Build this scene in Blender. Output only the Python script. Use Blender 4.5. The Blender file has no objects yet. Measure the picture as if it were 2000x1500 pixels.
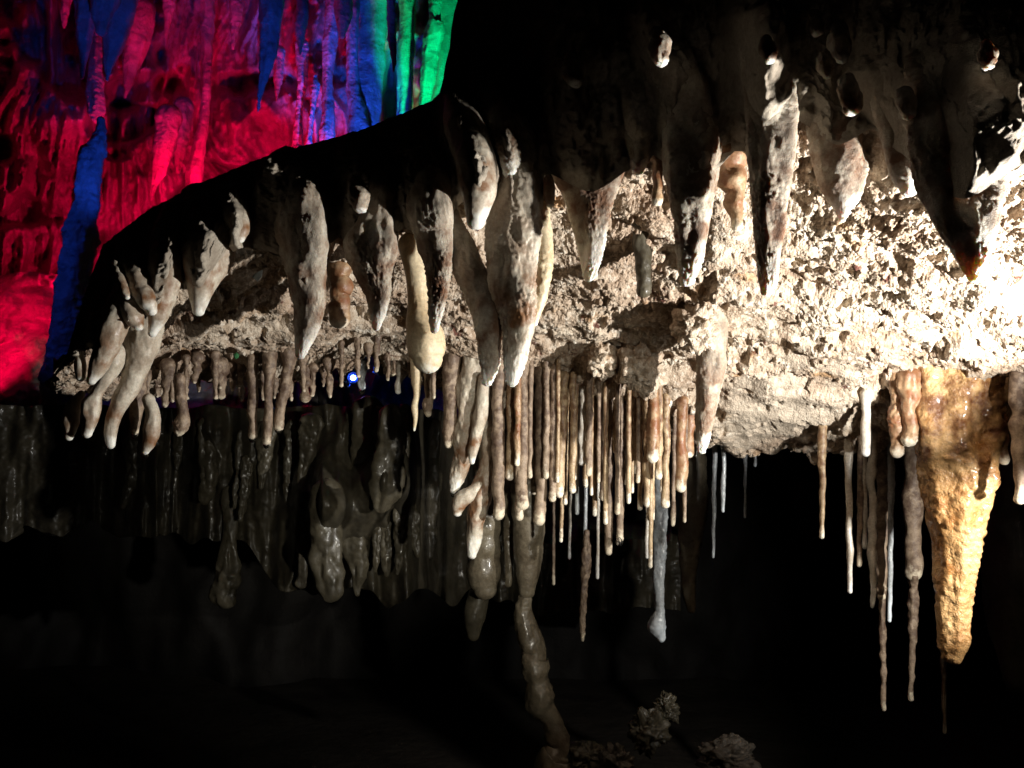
import bpy, math, random
import numpy as np
from mathutils import Vector

# ------------------------------------------------------------------ camera, world, exposure
scene = bpy.context.scene
C = scene.collection
F = 1732.0                                  # focal length in photo pixels (2000 wide)
PITCH = math.radians(5.0)
CAMZ = 1.5
cam_d = bpy.data.cameras.new("camera")
cam_d.sensor_width = 36.0
cam_d.lens = 36.0 * F / 2000.0
cam_d.clip_start = 0.02
cam_d.clip_end = 200
cam = bpy.data.objects.new("camera", cam_d)
cam.location = (0, 0, CAMZ)
cam.rotation_euler = (math.radians(90) + PITCH, 0, 0)
C.objects.link(cam)
scene.camera = cam

world = bpy.data.worlds.new("World")
scene.world = world
world.use_nodes = True
world.node_tree.nodes["Background"].inputs[0].default_value = (0.5, 0.5, 0.55, 1)
world.node_tree.nodes["Background"].inputs[1].default_value = 0.0004   # deep inside a cave
scene.view_settings.view_transform = 'Standard'
scene.view_settings.look = 'None'
scene.view_settings.exposure = 0.95
scene.view_settings.gamma = 1.0
scene.cycles.max_bounces = 6
scene.cycles.diffuse_bounces = 4
scene.cycles.sample_clamp_indirect = 4.0

cp, sp = math.cos(PITCH), math.sin(PITCH)


def U(px, py, d):
    """photo pixel + distance along world +Y -> world point (arrays allowed)"""
    px = np.asarray(px, float); py = np.asarray(py, float); d = np.asarray(d, float)
    a = (px - 1000.0) / F
    b = -(py - 750.0) / F
    yy = cp - sp * b
    zz = sp + cp * b
    k = d / yy
    return np.stack(np.broadcast_arrays(a * k, d, zz * k + CAMZ), -1)


# ------------------------------------------------------------------ lamps
def aim(o, target):
    o.rotation_euler = (Vector(target) - o.location).to_track_quat('-Z', 'Y').to_euler()


def spot(name, pos, target, power, color, cone, blend=0.4, radius=0.02):
    l = bpy.data.lights.new(name, 'SPOT')
    l.energy = power; l.color = color; l.spot_size = math.radians(cone); l.spot_blend = blend
    l.shadow_soft_size = radius
    o = bpy.data.objects.new(name, l)
    o.location = pos
    C.objects.link(o)
    aim(o, target)
    return o


def P(px, py, d):
    return tuple(float(v) for v in U(px, py, d))


RED, BLUE, GREEN = (1, 0.0, 0.06), (0.015, 0.09, 1.0), (0.0, 1.0, 0.32)
LAMP = Vector(P(2600, 990, 1.33))
spot("white_spot", LAMP, LAMP + Vector((-0.71, 0.51, 0.66)), 90, (1.0, 0.965, 0.905), 106, 0.45, 0.015)
spot("white_spot", P(2140, 700, 1.86), P(1700, 580, 1.88), 2.6, (1.0, 0.98, 0.94), 150, 0.5, 0.02)
spot("white_spot", P(2350, 1020, 1.75), P(1880, 1080, 2.3), 27, (1.0, 0.96, 0.88), 56, 0.8, 0.015)  # added spot, brightens the amber stalactite below the main cone
spot("white_spot", (1.1, -0.6, 1.35), P(800, 1000, 3.2), 92, (1.0, 0.95, 0.82), 25, 1.0, 0.03)   # added fill behind the viewer, lifts the dim flowstone and columns
spot("red_floodlight", P(300, 570, 5.8), P(240, 260, 7.0), 62, RED, 130, 0.6, 0.05)
spot("red_floodlight", P(-180, 560, 4.7), P(20, 720, 6.0), 40, RED, 60, 0.6, 0.05)
spot("red_floodlight", P(520, 420, 5.9), P(470, 180, 7.0), 38, RED, 100, 0.6, 0.05)
spot("blue_floodlight", P(-250, 60, 3.6), P(160, 500, 4.6), 5.5, BLUE, 44, 0.3, 0.05)
spot("blue_floodlight", P(330, 600, 3.6), P(205, 20, 5.2), 34, BLUE, 44, 0.4, 0.05)
spot("blue_floodlight", P(640, 470, 4.4), P(560, 20, 5.4), 30, BLUE, 40, 0.4, 0.05)
spot("blue_floodlight", P(720, 500, 5.6), P(660, 90, 7.0), 130, BLUE, 36, 0.6, 0.05)
spot("green_floodlight", P(960, 420, 5.4), P(868, 90, 6.8), 170, GREEN, 34, 0.25, 0.05)

# ------------------------------------------------------------------ noise (vectorised)
M32 = np.uint32(0xFFFFFFFF)


def _hash(ix, iy, iz, seed):
    h = (ix.astype(np.int64) * 374761393 + iy.astype(np.int64) * 668265263 + iz.astype(np.int64) * 2147483647 * 3 + seed * 974634777) & 0xFFFFFFFF
    h = h.astype(np.uint64)
    h = ((h ^ (h >> np.uint64(13))) * np.uint64(1274126177)) & np.uint64(0xFFFFFFFF)
    h = ((h ^ (h >> np.uint64(16))) * np.uint64(2246822519)) & np.uint64(0xFFFFFFFF)
    h = h ^ (h >> np.uint64(15))
    return (h & np.uint64(0xFFFFFF)).astype(np.float64) / float(0xFFFFFF)


def vnoise(p, seed=0):
    i = np.floor(p).astype(np.int64); f = p - i
    u = f * f * f * (f * (f * 6 - 15) + 10)
    out = 0
    for dx in (0, 1):
        wx = u[..., 0] if dx else 1 - u[..., 0]
        for dy in (0, 1):
            wy = u[..., 1] if dy else 1 - u[..., 1]
            for dz in (0, 1):
                wz = u[..., 2] if dz else 1 - u[..., 2]
                out = out + wx * wy * wz * _hash(i[..., 0] + dx, i[..., 1] + dy, i[..., 2] + dz, seed)
    return out * 2 - 1


def fbm(p, octaves=4, seed=0, gain=0.5, lac=2.03):
    a, s, out = 1.0, 1.0, 0
    for k in range(octaves):
        out = out + a * vnoise(p * s + k * 17.3, seed + k)
        a *= gain; s *= lac
    return out


def worley(p, seed=0):
    """F1 distance and a random number of the nearest cell"""
    i = np.floor(p).astype(np.int64); f = p - i
    best = np.full(p.shape[:-1], 9.0); rid = np.zeros(p.shape[:-1])
    for dx in (-1, 0, 1):
        for dy in (-1, 0, 1):
            for dz in (-1, 0, 1):
                a, b, c = i[..., 0] + dx, i[..., 1] + dy, i[..., 2] + dz
                qx = dx + _hash(a, b, c, seed) - f[..., 0]
                qy = dy + _hash(a, b, c, seed + 101) - f[..., 1]
                qz = dz + _hash(a, b, c, seed + 202) - f[..., 2]
                dd = qx * qx + qy * qy + qz * qz
                m = dd < best
                best = np.where(m, dd, best)
                rid = np.where(m, _hash(a, b, c, seed + 303), rid)
    return np.sqrt(best), rid


def sstep(a, b, x):
    t = np.clip((x - a) / (b - a), 0, 1)
    return t * t * (3 - 2 * t)


# ------------------------------------------------------------------ materials
def nodes(name):
    m = bpy.data.materials.new(name)
    m.use_nodes = True
    nt = m.node_tree
    return m, nt, nt.nodes["Principled BSDF"]


def N(nt, kind, **kw):
    n = nt.nodes.new(kind)
    for k, v in kw.items():
        if k in n.inputs.keys():
            n.inputs[k].default_value = v
        else:
            setattr(n, k, v)
    return n


def ramp(nt, fac, stops, interp='LINEAR'):
    r = nt.nodes.new("ShaderNodeValToRGB")
    r.color_ramp.interpolation = interp
    els = r.color_ramp.elements
    while len(els) < len(stops):
        els.new(0.5)
    for e, (pos, c) in zip(els, stops):
        e.position = pos
        e.color = (*c, 1) if len(c) == 3 else c
    nt.links.new(fac, r.inputs[0])
    return r.outputs[0]


def mixc(nt, fac, a, b, mode='MIX'):
    m = nt.nodes.new("ShaderNodeMix")
    m.data_type = 'RGBA'; m.blend_type = mode
    for sock, v in ((m.inputs[0], fac), (m.inputs[6], a), (m.inputs[7], b)):
        if hasattr(v, 'is_output'):
            nt.links.new(v, sock)
        elif isinstance(v, tuple):
            sock.default_value = (*v, 1)
        else:
            sock.default_value = v
    return m.outputs[2]


def coords(nt):
    """object space, shifted by the object's own random number"""
    tc = nt.nodes.new("ShaderNodeTexCoord")
    oi = nt.nodes.new("ShaderNodeObjectInfo")
    mu = N(nt, "ShaderNodeMath", operation='MULTIPLY'); mu.inputs[1].default_value = 37.0
    nt.links.new(oi.outputs["Random"], mu.inputs[0])
    va = N(nt, "ShaderNodeVectorMath", operation='ADD')
    nt.links.new(tc.outputs["Object"], va.inputs[0]); nt.links.new(mu.outputs[0], va.inputs[1])
    return va.outputs[0], tc.outputs["Generated"], oi.outputs["Random"]


def noise_tex(nt, vec, scale, detail=4, rough=0.55):
    n = N(nt, "ShaderNodeTexNoise")
    n.inputs["Scale"].default_value = scale; n.inputs["Detail"].default_value = detail
    n.inputs["Roughness"].default_value = rough
    nt.links.new(vec, n.inputs["Vector"])
    return n.outputs["Fac"]


def vor_tex(nt, vec, scale, feature='F1', out="Distance"):
    n = N(nt, "ShaderNodeTexVoronoi", feature=feature)
    n.inputs["Scale"].default_value = scale
    nt.links.new(vec, n.inputs["Vector"])
    return n.outputs[out]


def bump(nt, bs, h, strength, dist, prev=None):
    b = nt.nodes.new("ShaderNodeBump")
    b.inputs["Strength"].default_value = strength; b.inputs["Distance"].default_value = dist
    nt.links.new(h, b.inputs["Height"])
    if prev is not None:
        nt.links.new(prev, b.inputs["Normal"])
    nt.links.new(b.outputs[0], bs.inputs["Normal"])
    return b.outputs[0]


def stone(name, base, dark, stain=None, tip=None, tip_at=0.12, stain_band=(0.12, 0.45), rough=0.6, rough2=None, scale=14.0,
          grain=420.0, grain_s=0.5, grain_d=0.0015, lump=60.0, lump_s=0.4, lump_d=0.004, sss=0.0, coat=0.0):
    m, nt, bs = nodes(name)
    vec, gen, rnd = coords(nt)
    n1 = noise_tex(nt, vec, scale, 5, 0.6)
    col = ramp(nt, n1, [(0.36, dark), (0.58, base)])
    n2 = noise_tex(nt, vec, grain * 0.35, 3, 0.7)
    col = mixc(nt, 0.55, col, ramp(nt, n2, [(0.3, (0.45, 0.42, 0.4)), (0.62, (1, 1, 1))]), 'MULTIPLY')
    sep = nt.nodes.new("ShaderNodeSeparateXYZ"); nt.links.new(gen, sep.inputs[0])
    # wavering height along the stalactite
    wob = N(nt, "ShaderNodeMath", operation='MULTIPLY_ADD')
    nt.links.new(noise_tex(nt, vec, scale * 2.5, 4), wob.inputs[0]); wob.inputs[1].default_value = 0.22
    sub = N(nt, "ShaderNodeMath", operation='SUBTRACT'); nt.links.new(sep.outputs[2], sub.inputs[0]); sub.inputs[1].default_value = 0.11
    nt.links.new(sub.outputs[0], wob.inputs[2])
    h = wob.outputs[0]
    if stain:
        a, b = stain_band
        fac = ramp(nt, h, [(max(a - 0.05, 0), (0, 0, 0)), (a + 0.08, (1, 1, 1)), (b, (0.75, 0.75, 0.75)), (min(b + 0.25, 1), (0.12, 0.12, 0.12))])
        n3 = ramp(nt, noise_tex(nt, vec, scale * 1.7, 4), [(0.4, (0, 0, 0)), (0.6, (1, 1, 1))])
        col = mixc(nt, mixc(nt, 1.0, fac, n3, 'MULTIPLY'), col, stain)
    if tip:
        col = mixc(nt, ramp(nt, h, [(tip_at * 0.45, (1, 1, 1)), (tip_at * 1.3, (0, 0, 0))]), col, tip)
    nt.links.new(col, bs.inputs["Base Color"])
    if rough2 is None:
        bs.inputs["Roughness"].default_value = rough
    else:
        rr = ramp(nt, noise_tex(nt, vec, scale * 3, 3), [(0.35, (rough,) * 3), (0.65, (rough2,) * 3)])
        nt.links.new(rr, bs.inputs["Roughness"])
    if coat:
        bs.inputs["Coat Weight"].default_value = coat; bs.inputs["Coat Roughness"].default_value = 0.12
    if sss:
        bs.inputs["Subsurface Weight"].default_value = sss
        bs.inputs["Subsurface Radius"].default_value = (1.0, 0.55, 0.3)
        bs.inputs["Subsurface Scale"].default_value = 0.02
    b1 = bump(nt, bs, noise_tex(nt, vec, lump, 4), lump_s, lump_d)
    bump(nt, bs, noise_tex(nt, vec, grain, 3, 0.7), grain_s, grain_d, b1)
    return m


M = {}
M['tooth'] = stone("weathered_calcite", (0.60, 0.54, 0.44), (0.38, 0.31, 0.235), stain=(0.15, 0.06, 0.02), tip=(0.82, 0.80, 0.74),
                   tip_at=0.10, stain_band=(0.12, 0.38), rough=0.6, sss=0.3, grain_s=0.9, grain_d=0.003, lump_s=0.6, lump_d=0.005)
M['face'] = stone("frosted_drip_rock", (0.52, 0.46, 0.37), (0.31, 0.25, 0.19), rough=0.7, scale=9, grain_s=0.9, grain_d=0.004, lump=70, lump_d=0.006)
M['cream'] = stone("cream_calcite", (0.72, 0.60, 0.40), (0.6, 0.46, 0.28), tip=(0.8, 0.76, 0.64), tip_at=0.06, rough=0.5, grain_s=0.25, sss=0.15)
M['finger'] = stone("pale_grey_calcite", (0.64, 0.58, 0.47), (0.44, 0.37, 0.285), stain=(0.2, 0.09, 0.035), tip=(0.85, 0.83, 0.76),
                    tip_at=0.09, stain_band=(0.12, 0.35), rough=0.35, rough2=0.65, sss=0.1, grain_s=0.3)
M['straw'] = stone("ochre_straw_calcite", (0.54, 0.405, 0.245), (0.30, 0.195, 0.11), stain=(0.17, 0.085, 0.04), tip=(0.82, 0.75, 0.62), tip_at=0.07,
                   stain_band=(0.42, 1.0), rough=0.3, rough2=0.6, scale=34, grain=700, grain_d=0.001, lump=160, lump_s=0.6, lump_d=0.002)
M['straw_brown'] = stone("brown_straw_calcite", (0.38, 0.285, 0.20), (0.16, 0.105, 0.07), stain=(0.10, 0.06, 0.04), stain_band=(0.35, 1.0), tip=(0.66, 0.57, 0.43), tip_at=0.07, rough=0.4, rough2=0.7,
                         scale=30, grain=600, grain_d=0.0012, lump=150, lump_s=0.7, lump_d=0.002)
M['straw_white'] = stone("white_straw_calcite", (0.72, 0.68, 0.60), (0.52, 0.45, 0.36), tip=(0.85, 0.84, 0.8), tip_at=0.1, rough=0.25, scale=20, grain_s=0.2,
                         lump=120, lump_d=0.0015)
M['straw_blue'] = stone("bluish_straw_calcite", (0.52, 0.56, 0.58), (0.38, 0.40, 0.42), tip=(0.75, 0.82, 0.88), tip_at=0.15, rough=0.2, scale=20, grain_s=0.2)
M['rust'] = stone("rust_brown_calcite", (0.46, 0.31, 0.18), (0.20, 0.095, 0.045), stain=(0.22, 0.08, 0.03), tip=(0.85, 0.76, 0.6), tip_at=0.1,
                  stain_band=(0.25, 0.7), rough=0.25, rough2=0.55, scale=22, lump=90, lump_d=0.004)
M['amber'] = stone("wet_amber_calcite", (0.72, 0.45, 0.20), (0.46, 0.21, 0.065), stain=(0.13, 0.04, 0.012), rough=0.18, rough2=0.45, scale=12,
                   stain_band=(0.55, 1.0), grain=260, grain_d=0.003, lump=55, lump_s=1.0, lump_d=0.011, coat=0.8)
M['wet'] = stone("wet_grey_flowstone", (0.10, 0.086, 0.057), (0.05, 0.043, 0.028), rough=0.3, rough2=0.6, scale=9, grain=200, grain_s=0.25, lump=24,
                 lump_s=0.5, lump_d=0.008, coat=0.2)
M['wall'] = stone("dark_wet_flowstone", (0.075, 0.064, 0.042), (0.035, 0.03, 0.02), rough=0.32, rough2=0.65, scale=6, grain=160, grain_s=0.3, lump=18,
                  lump_s=0.5, lump_d=0.010, coat=0.25)
M['shade_black'] = stone("shade_black_rock", (0.035, 0.031, 0.027), (0.02, 0.017, 0.015), rough=0.7, scale=3, lump=14, lump_d=0.02)  # near-black base: the shade of the unlit hollow put into the colour
M['column'] = stone("wet_brown_column_calcite", (0.23, 0.195, 0.135), (0.14, 0.11, 0.072), rough=0.25, rough2=0.5, scale=9, grain=200, grain_s=0.4, lump=34,
                    lump_s=0.7, lump_d=0.008, coat=0.3)
M['hall'] = stone("pale_hall_calcite", (0.55, 0.5, 0.46), (0.26, 0.23, 0.21), rough=0.45, rough2=0.75, scale=2.2, grain=55, grain_s=0.6, grain_d=0.02, lump=9,
                  lump_s=0.6, lump_d=0.05)
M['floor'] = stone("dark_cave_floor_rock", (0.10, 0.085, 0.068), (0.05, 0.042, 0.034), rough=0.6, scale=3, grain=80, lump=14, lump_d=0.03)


def rubble_mat():
    m, nt, bs = nodes("crumbly_rubble_rock")
    tc = nt.nodes.new("ShaderNodeTexCoord"); vec = tc.outputs["Object"]
    # each crumb has its own tone
    vc = vor_tex(nt, vec, 95, out="Color")
    sep = nt.nodes.new("ShaderNodeSeparateColor"); nt.links.new(vc, sep.inputs[0])
    crumb = ramp(nt, sep.outputs[0], [(0.0, (0.44, 0.35, 0.26)), (0.45, (0.59, 0.49, 0.375)), (0.85, (0.70, 0.61, 0.49)), (1.0, (0.78, 0.72, 0.62))])
    big = ramp(nt, noise_tex(nt, vec, 6, 5, 0.6), [(0.35, (0.62, 0.5, 0.43)), (0.6, (1, 1, 1))])
    col = mixc(nt, 0.8, crumb, big, 'MULTIPLY')
    spots = ramp(nt, noise_tex(nt, vec, 17, 4, 0.6), [(0.63, (0, 0, 0)), (0.69, (1, 1, 1))])
    col = mixc(nt, spots, col, (0.13, 0.045, 0.028))
    ochre = ramp(nt, noise_tex(nt, vec, 11.3, 3, 0.5), [(0.62, (0, 0, 0)), (0.72, (0.7, 0.7, 0.7))])
    col = mixc(nt, ochre, col, (0.45, 0.25, 0.10))
    fine = ramp(nt, noise_tex(nt, vec, 240, 4, 0.7), [(0.3, (0.55, 0.5, 0.46)), (0.6, (1, 1, 1))])
    col = mixc(nt, 0.7, col, fine, 'MULTIPLY')
    at = nt.nodes.new("ShaderNodeAttribute"); at.attribute_name = "mud"
    mudc = ramp(nt, noise_tex(nt, vec, 40, 5, 0.65), [(0.3, (0.40, 0.33, 0.25)), (0.7, (0.56, 0.48, 0.38))])
    col = mixc(nt, at.outputs["Fac"], col, mudc)
    nt.links.new(col, bs.inputs["Base Color"])
    bs.inputs["Roughness"].default_value = 0.75
    b = bump(nt, bs, vor_tex(nt, vec, 210), 0.7, -0.003)
    bump(nt, bs, noise_tex(nt, vec, 520, 3, 0.7), 0.6, 0.002, b)
    return m


M['rubble'] = rubble_mat()


def plain(name, col, rough=0.5, metal=0.0, emit=None, power=0.0, trans=0.0):
    m, nt, bs = nodes(name)
    v = nt.nodes.new("ShaderNodeTexCoord")
    c = ramp(nt, noise_tex(nt, v.outputs["Object"], 60, 3), [(0.3, tuple(x * 0.8 for x in col)), (0.7, col)])
    nt.links.new(c, bs.inputs["Base Color"])
    bs.inputs["Roughness"].default_value = rough
    bs.inputs["Metallic"].default_value = metal
    if emit:
        bs.inputs["Emission Color"].default_value = (*emit, 1)
        bs.inputs["Emission Strength"].default_value = power
    if trans:
        bs.inputs["Transmission Weight"].default_value = trans
        bs.inputs["IOR"].default_value = 1.33
    return m


# ------------------------------------------------------------------ mesh helpers
def mesh_from(name, co, faces, mat, loc=(0, 0, 0), smooth=True, parent=None):
    me = bpy.data.meshes.new(name)
    co = np.asarray(co, np.float32).reshape(-1, 3) - np.asarray(loc, np.float32)
    faces = np.asarray(faces, np.int32)
    me.vertices.add(len(co)); me.vertices.foreach_set("co", co.ravel())
    k = faces.shape[1]
    me.loops.add(faces.size); me.loops.foreach_set("vertex_index", faces.ravel())
    me.polygons.add(len(faces))
    me.polygons.foreach_set("loop_start", np.arange(0, faces.size, k, dtype=np.int32))
    me.polygons.foreach_set("use_smooth", np.full(len(faces), smooth))
    me.update(calc_edges=True)
    me.validate()
    me.materials.append(mat)
    o = bpy.data.objects.new(name, me)
    o.location = loc
    C.objects.link(o)
    if parent is not None:
        o.parent = parent
        o.location = Vector(loc) - Vector(parent.location)
    return o


def grid_faces(r, c, wrap=False):
    i = np.arange(r * c).reshape(r, c)
    if wrap:
        i = np.concatenate([i, i[:, :1]], 1)
    return np.stack([i[:-1, :-1], i[1:, :-1], i[1:, 1:], i[:-1, 1:]], -1).reshape(-1, 4)


def grid_normals(g):
    du = np.gradient(g, axis=0); dv = np.gradient(g, axis=1)
    n = np.cross(du, dv)
    return n / (np.linalg.norm(n, axis=-1, keepdims=True) + 1e-12)


def tag(o, label=None, cat=None, group=None, kind=None):
    if label: o['label'] = label
    if cat: o['category'] = cat
    if group: o['group'] = group
    if kind: o['kind'] = kind
    return o


_seed = [0]


def catmull(p, n):
    p = np.asarray(p, float)
    q = np.concatenate([[2 * p[0] - p[1]], p, [2 * p[-1] - p[-2]]])
    seg = np.linalg.norm(np.diff(p[:, :3], axis=0), axis=1)
    s = np.concatenate([[0], np.cumsum(seg)]); t = np.linspace(0, s[-1], n)
    k = np.clip(np.searchsorted(s, t, 'right') - 1, 0, len(p) - 2)
    u = ((t - s[k]) / (seg[k] + 1e-9))[:, None]
    a, b, c, d = q[k], q[k + 1], q[k + 2], q[k + 3]
    return 0.5 * (2 * b + (c - a) * u + (2 * a - 5 * b + 4 * c - d) * u * u + (3 * b - a - 3 * c + d) * u ** 3)


def tube(name, pts, mat, label=None, cat=None, group=None, around=40, step=None, lump=0.16, lump_f=1.0, grit=0.0, grit_f=160.0,
         ring=0.0, ring_f=30.0, ell=1.0, yaw=0.0, flute=0.0, flute_n=5, parent=None, kind=None, seed=None, spiky=0.0):
    """a tapered, lumpy stalactite along world points (x, y, z, r), root first, tip last"""
    _seed[0] += 1
    sd = _seed[0] if seed is None else seed
    rs = np.random.RandomState(sd)
    pts = np.asarray(pts, float)
    L = np.linalg.norm(np.diff(pts[:, :3], axis=0), axis=1).sum()
    rm = pts[:, 3].mean()
    if step is None:
        step = max(2 * math.pi * rm / around, 0.0016)
    n = int(np.clip(L / step, 12, 260))
    q = catmull(pts, n)
    cen, r = q[:, :3], np.maximum(q[:, 3], 0.0006)
    # rounded end
    tan = np.gradient(cen, axis=0); tan /= np.linalg.norm(tan, axis=1, keepdims=True) + 1e-12
    re = r[-1]
    ends = [(math.sin(a), math.cos(a)) for a in np.linspace(0.25, 1.5, 5)]
    r0 = r[0]
    cen = np.concatenate([(cen[0] - tan[0] * r0 * s)[None] for s, c in ends[::-1]] + [cen] + [(cen[-1] + tan[-1] * re * s)[None] for s, c in ends])
    r = np.concatenate([[r0 * c] for s, c in ends[::-1]] + [r] + [[re * c] for s, c in ends])
    tan = np.concatenate([tan[:1]] * len(ends) + [tan] + [tan[-1:]] * len(ends))
    ref = np.array([math.cos(yaw), math.sin(yaw), 0.0])
    bx = ref - tan * (tan @ ref)[:, None]; bx /= np.linalg.norm(bx, axis=1, keepdims=True)
    by = np.cross(tan, bx)
    th = np.linspace(0, 2 * math.pi, around, endpoint=False)
    dirs = np.cos(th)[None, :, None] * bx[:, None] + ell * np.sin(th)[None, :, None] * by[:, None]
    co = cen[:, None] + dirs * r[:, None, None]
    off = rs.rand(3) * 50
    k = lump_f / max(rm * 1.3, 0.004)
    d = lump * fbm(co * k * np.array([1, 1, 0.55]) + off, 4, sd)
    if ring:
        z = co[..., 2] + 0.15 * rm * vnoise(co * k + off, sd + 5)
        d = d + ring * (np.abs(np.sin(z * ring_f * math.pi + off[0])) - 0.5) * (0.5 + 0.5 * vnoise(np.stack([z * ring_f * .4, z * 0, z * 0], -1) + off, sd))
    if flute:
        d = d + flute * np.cos(flute_n * th + off[1])[None, :] * (0.6 + 0.4 * vnoise(co * k * 0.6 + off, sd + 9))
    disp = d * r[:, None]
    if grit:
        f1, _ = worley(co * grit_f + off, sd)
        w = 0.25 + 0.75 * sstep(-0.3, 0.4, fbm(co * 18 + off, 2, sd + 3))
        disp = disp + grit * (0.55 - f1) * w
        if spiky:
            disp = disp + spiky * np.maximum(vnoise(co * grit_f * 0.6 + off, sd + 4) - 0.35, 0)
    nrm = dirs / (np.linalg.norm(dirs, axis=-1, keepdims=True) + 1e-12)
    co = co + nrm * disp[..., None]
    rr, cc = co.shape[:2]
    faces = grid_faces(rr, cc, True)
    allc = co.reshape(-1, 3)
    # closing fans as quads with a doubled corner would be invalid: use tiny cap rings instead
    loc = pts[0, :3]
    me_co = np.concatenate([allc, cen[-1:] + tan[-1:] * re * 0.02, cen[:1]])
    a = np.arange(cc); b = (a + 1) % cc
    tipv, topv = len(allc), len(allc) + 1
    base = (rr - 1) * cc
    me = bpy.data.meshes.new(name)
    verts = (me_co - loc)
    fl = faces[:, ::-1].tolist() + [[base + int(j), base + int(i), tipv] for i, j in zip(a, b)][::1] + [[int(i), int(j), topv] for i, j in zip(a, b)]
    me.from_pydata(verts.tolist(), [], fl)
    me.polygons.foreach_set("use_smooth", np.ones(len(me.polygons), bool))
    me.materials.append(mat)
    me.update()
    o = bpy.data.objects.new(name, me)
    o.location = loc
    C.objects.link(o)
    if parent is not None:
        o.parent = parent; o.location = Vector(loc) - Vector(parent.location)
    tag(o, label, cat, group, kind)
    return o


# ------------------------------------------------------------------ the ledge: shape functions (by photo column)
def curve(tab):
    xs = np.array([a for a, _ in tab], float); ys = np.array([b for _, b in tab], float)
    return lambda x: np.interp(x, xs, ys)


lip_y = curve([(100, 730), (150, 690), (250, 600), (350, 540), (450, 478), (560, 440), (700, 420), (850, 395), (1000, 320), (1080, 290), (1250, 275),
               (1400, 290), (1560, 210), (1700, 220), (1800, 290), (2000, 285), (2400, 250)])
back_y = curve([(100, 740), (150, 772), (250, 772), (330, 762), (430, 748), (560, 748), (640, 742), (690, 715), (740, 702), (800, 722), (860, 758),
                (950, 780), (1050, 800), (1200, 828), (1350, 850), (1420, 880), (1500, 890), (1650, 888), (1740, 850), (1800, 810), (2000, 800), (2400, 800)])
top_y = curve([(100, 735), (130, 690), (165, 570), (200, 480), (250, 440), (300, 402), (400, 352), (500, 312), (600, 282), (700, 256), (800, 217), (846, 196), (858, 182),
               (865, 160), (869, 128), (878, 96), (881, 60), (886, 30), (894, 0), (903, -40), (912, -330), (920, -360), (2400, -360)])
lip_base = lip_y


def tooth_at_lip():
    """for each lip tooth: column, half width, offset towards the viewer where it leaves the lip"""
    out = []
    for p, label, a, kw in SPECS:
        if 'dset' in kw or 'knob' in kw:
            continue
        x, y, r = p.T
        b = np.nonzero(y > lip_base(x))[0]
        q = b[0] if len(b) else len(x) - 1
        out.append((x[q], r[q] if q > 0 else r[0], float(kw.get('off', 0.0))))
    return out


def scallop(px):
    """how far the lip droops into each stalactite's root"""
    z = np.zeros_like(np.asarray(px, float))
    for x, r, off in tooth_at_lip():
        if off < 0.04:
            w = r * 1.25 + 6
            z = np.maximum(z, 1.15 * r * np.exp(-np.abs((px - x) / w) ** 1.7))
    return z


def bulge(PX, Y):
    """how far the face swells towards the viewer (metres) to flow into the stalactites"""
    z = np.zeros_like(PX)
    for p, label, a, kw in SPECS:
        off = float(kw.get('off', 0.0))
        if 'dset' in kw or 'knob' in kw or off > 0.04:
            continue
        x, y, r = p.T
        yy = np.clip(Y, y[0], y[-1])
        cx = np.interp(yy, y, x); cr = np.interp(yy, y, r)
        up = np.clip((y[0] - Y) / (2.2 * r[0] + 30), 0, 1)
        h = cr * 0.86 * float(kw.get('ell', 1.0)) * 1.75 / F - off * 0.95
        z = np.maximum(z, h * np.exp(-((PX - cx) / (cr * 1.15 + 5)) ** 2) * (1 - up) ** 2)
    return z


front_d = curve([(100, 1.95), (300, 1.91), (600, 1.88), (1000, 1.83), (1300, 1.70), (1600, 1.56), (1760, 1.44), (1880, 1.32), (2000, 1.26), (2400, 1.08)])
back_d = curve([(100, 2.16), (150, 2.3), (330, 2.6), (700, 2.75), (1000, 2.75), (1500, 2.7), (2000, 2.35), (2400, 2.1)])
lean = curve([(100, 0.5), (300, 0.7), (900, 0.7), (1100, 0.35), (1300, 0.0), (1500, -0.12), (1700, -0.1), (1850, 0.3), (2400, 0.6)])


def face_d(px, y):
    v = np.maximum(lip_y(px) - y, 0)
    return front_d(px) + lean(px) * v * 1.7 / F - 0.05 * (1 - np.exp(-v / 70.0))


def under_d(px, y):
    t = (y - lip_y(px)) / np.maximum(back_y(px) - lip_y(px), 1)
    t = np.clip(t, 0, 1.05)
    return 1.0 / (1 / front_d(px) + t * (1 / back_d(px) - 1 / front_d(px)))


# ------------------------------------------------------------------ outlines of everything that grows out of the lip
SPECS = []


def lip_tooth(pts, label, *a, **kw):
    SPECS.append((np.array(pts, float), label, a, kw))


lip_tooth([(1885, -40, 95), (1882, 120, 104), (1880, 240, 100), (1876, 330, 86), (1882, 400, 66), (1893, 470, 44), (1898, 520, 24), (1900, 540, 12)],
      "largest dark fang stalactite, thin bright rim, above the brightest patch of rubble", flute=0.05, ell=0.7, yaw=-0.35, off=-0.04)
lip_tooth([(1605, 60, 42), (1615, 130, 52), (1622, 190, 54), (1634, 260, 54), (1640, 330, 50), (1648, 380, 34), (1646, 412, 17), (1645, 426, 9)],
      "short blunt brown stalactite swelling at mid height beside the largest dark fang", off=0.01, ell=0.75, yaw=-0.4)
lip_tooth([(1480, 20, 40), (1500, 120, 50), (1506, 220, 50), (1504, 300, 46), (1503, 400, 36), (1502, 480, 27), (1500, 540, 20), (1497, 568, 11)],
      "long straight fang stalactite, brown front and white frosted side, tip level with rubble glare", off=-0.06, flute=0.08, ell=0.75, yaw=-0.3)
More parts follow.
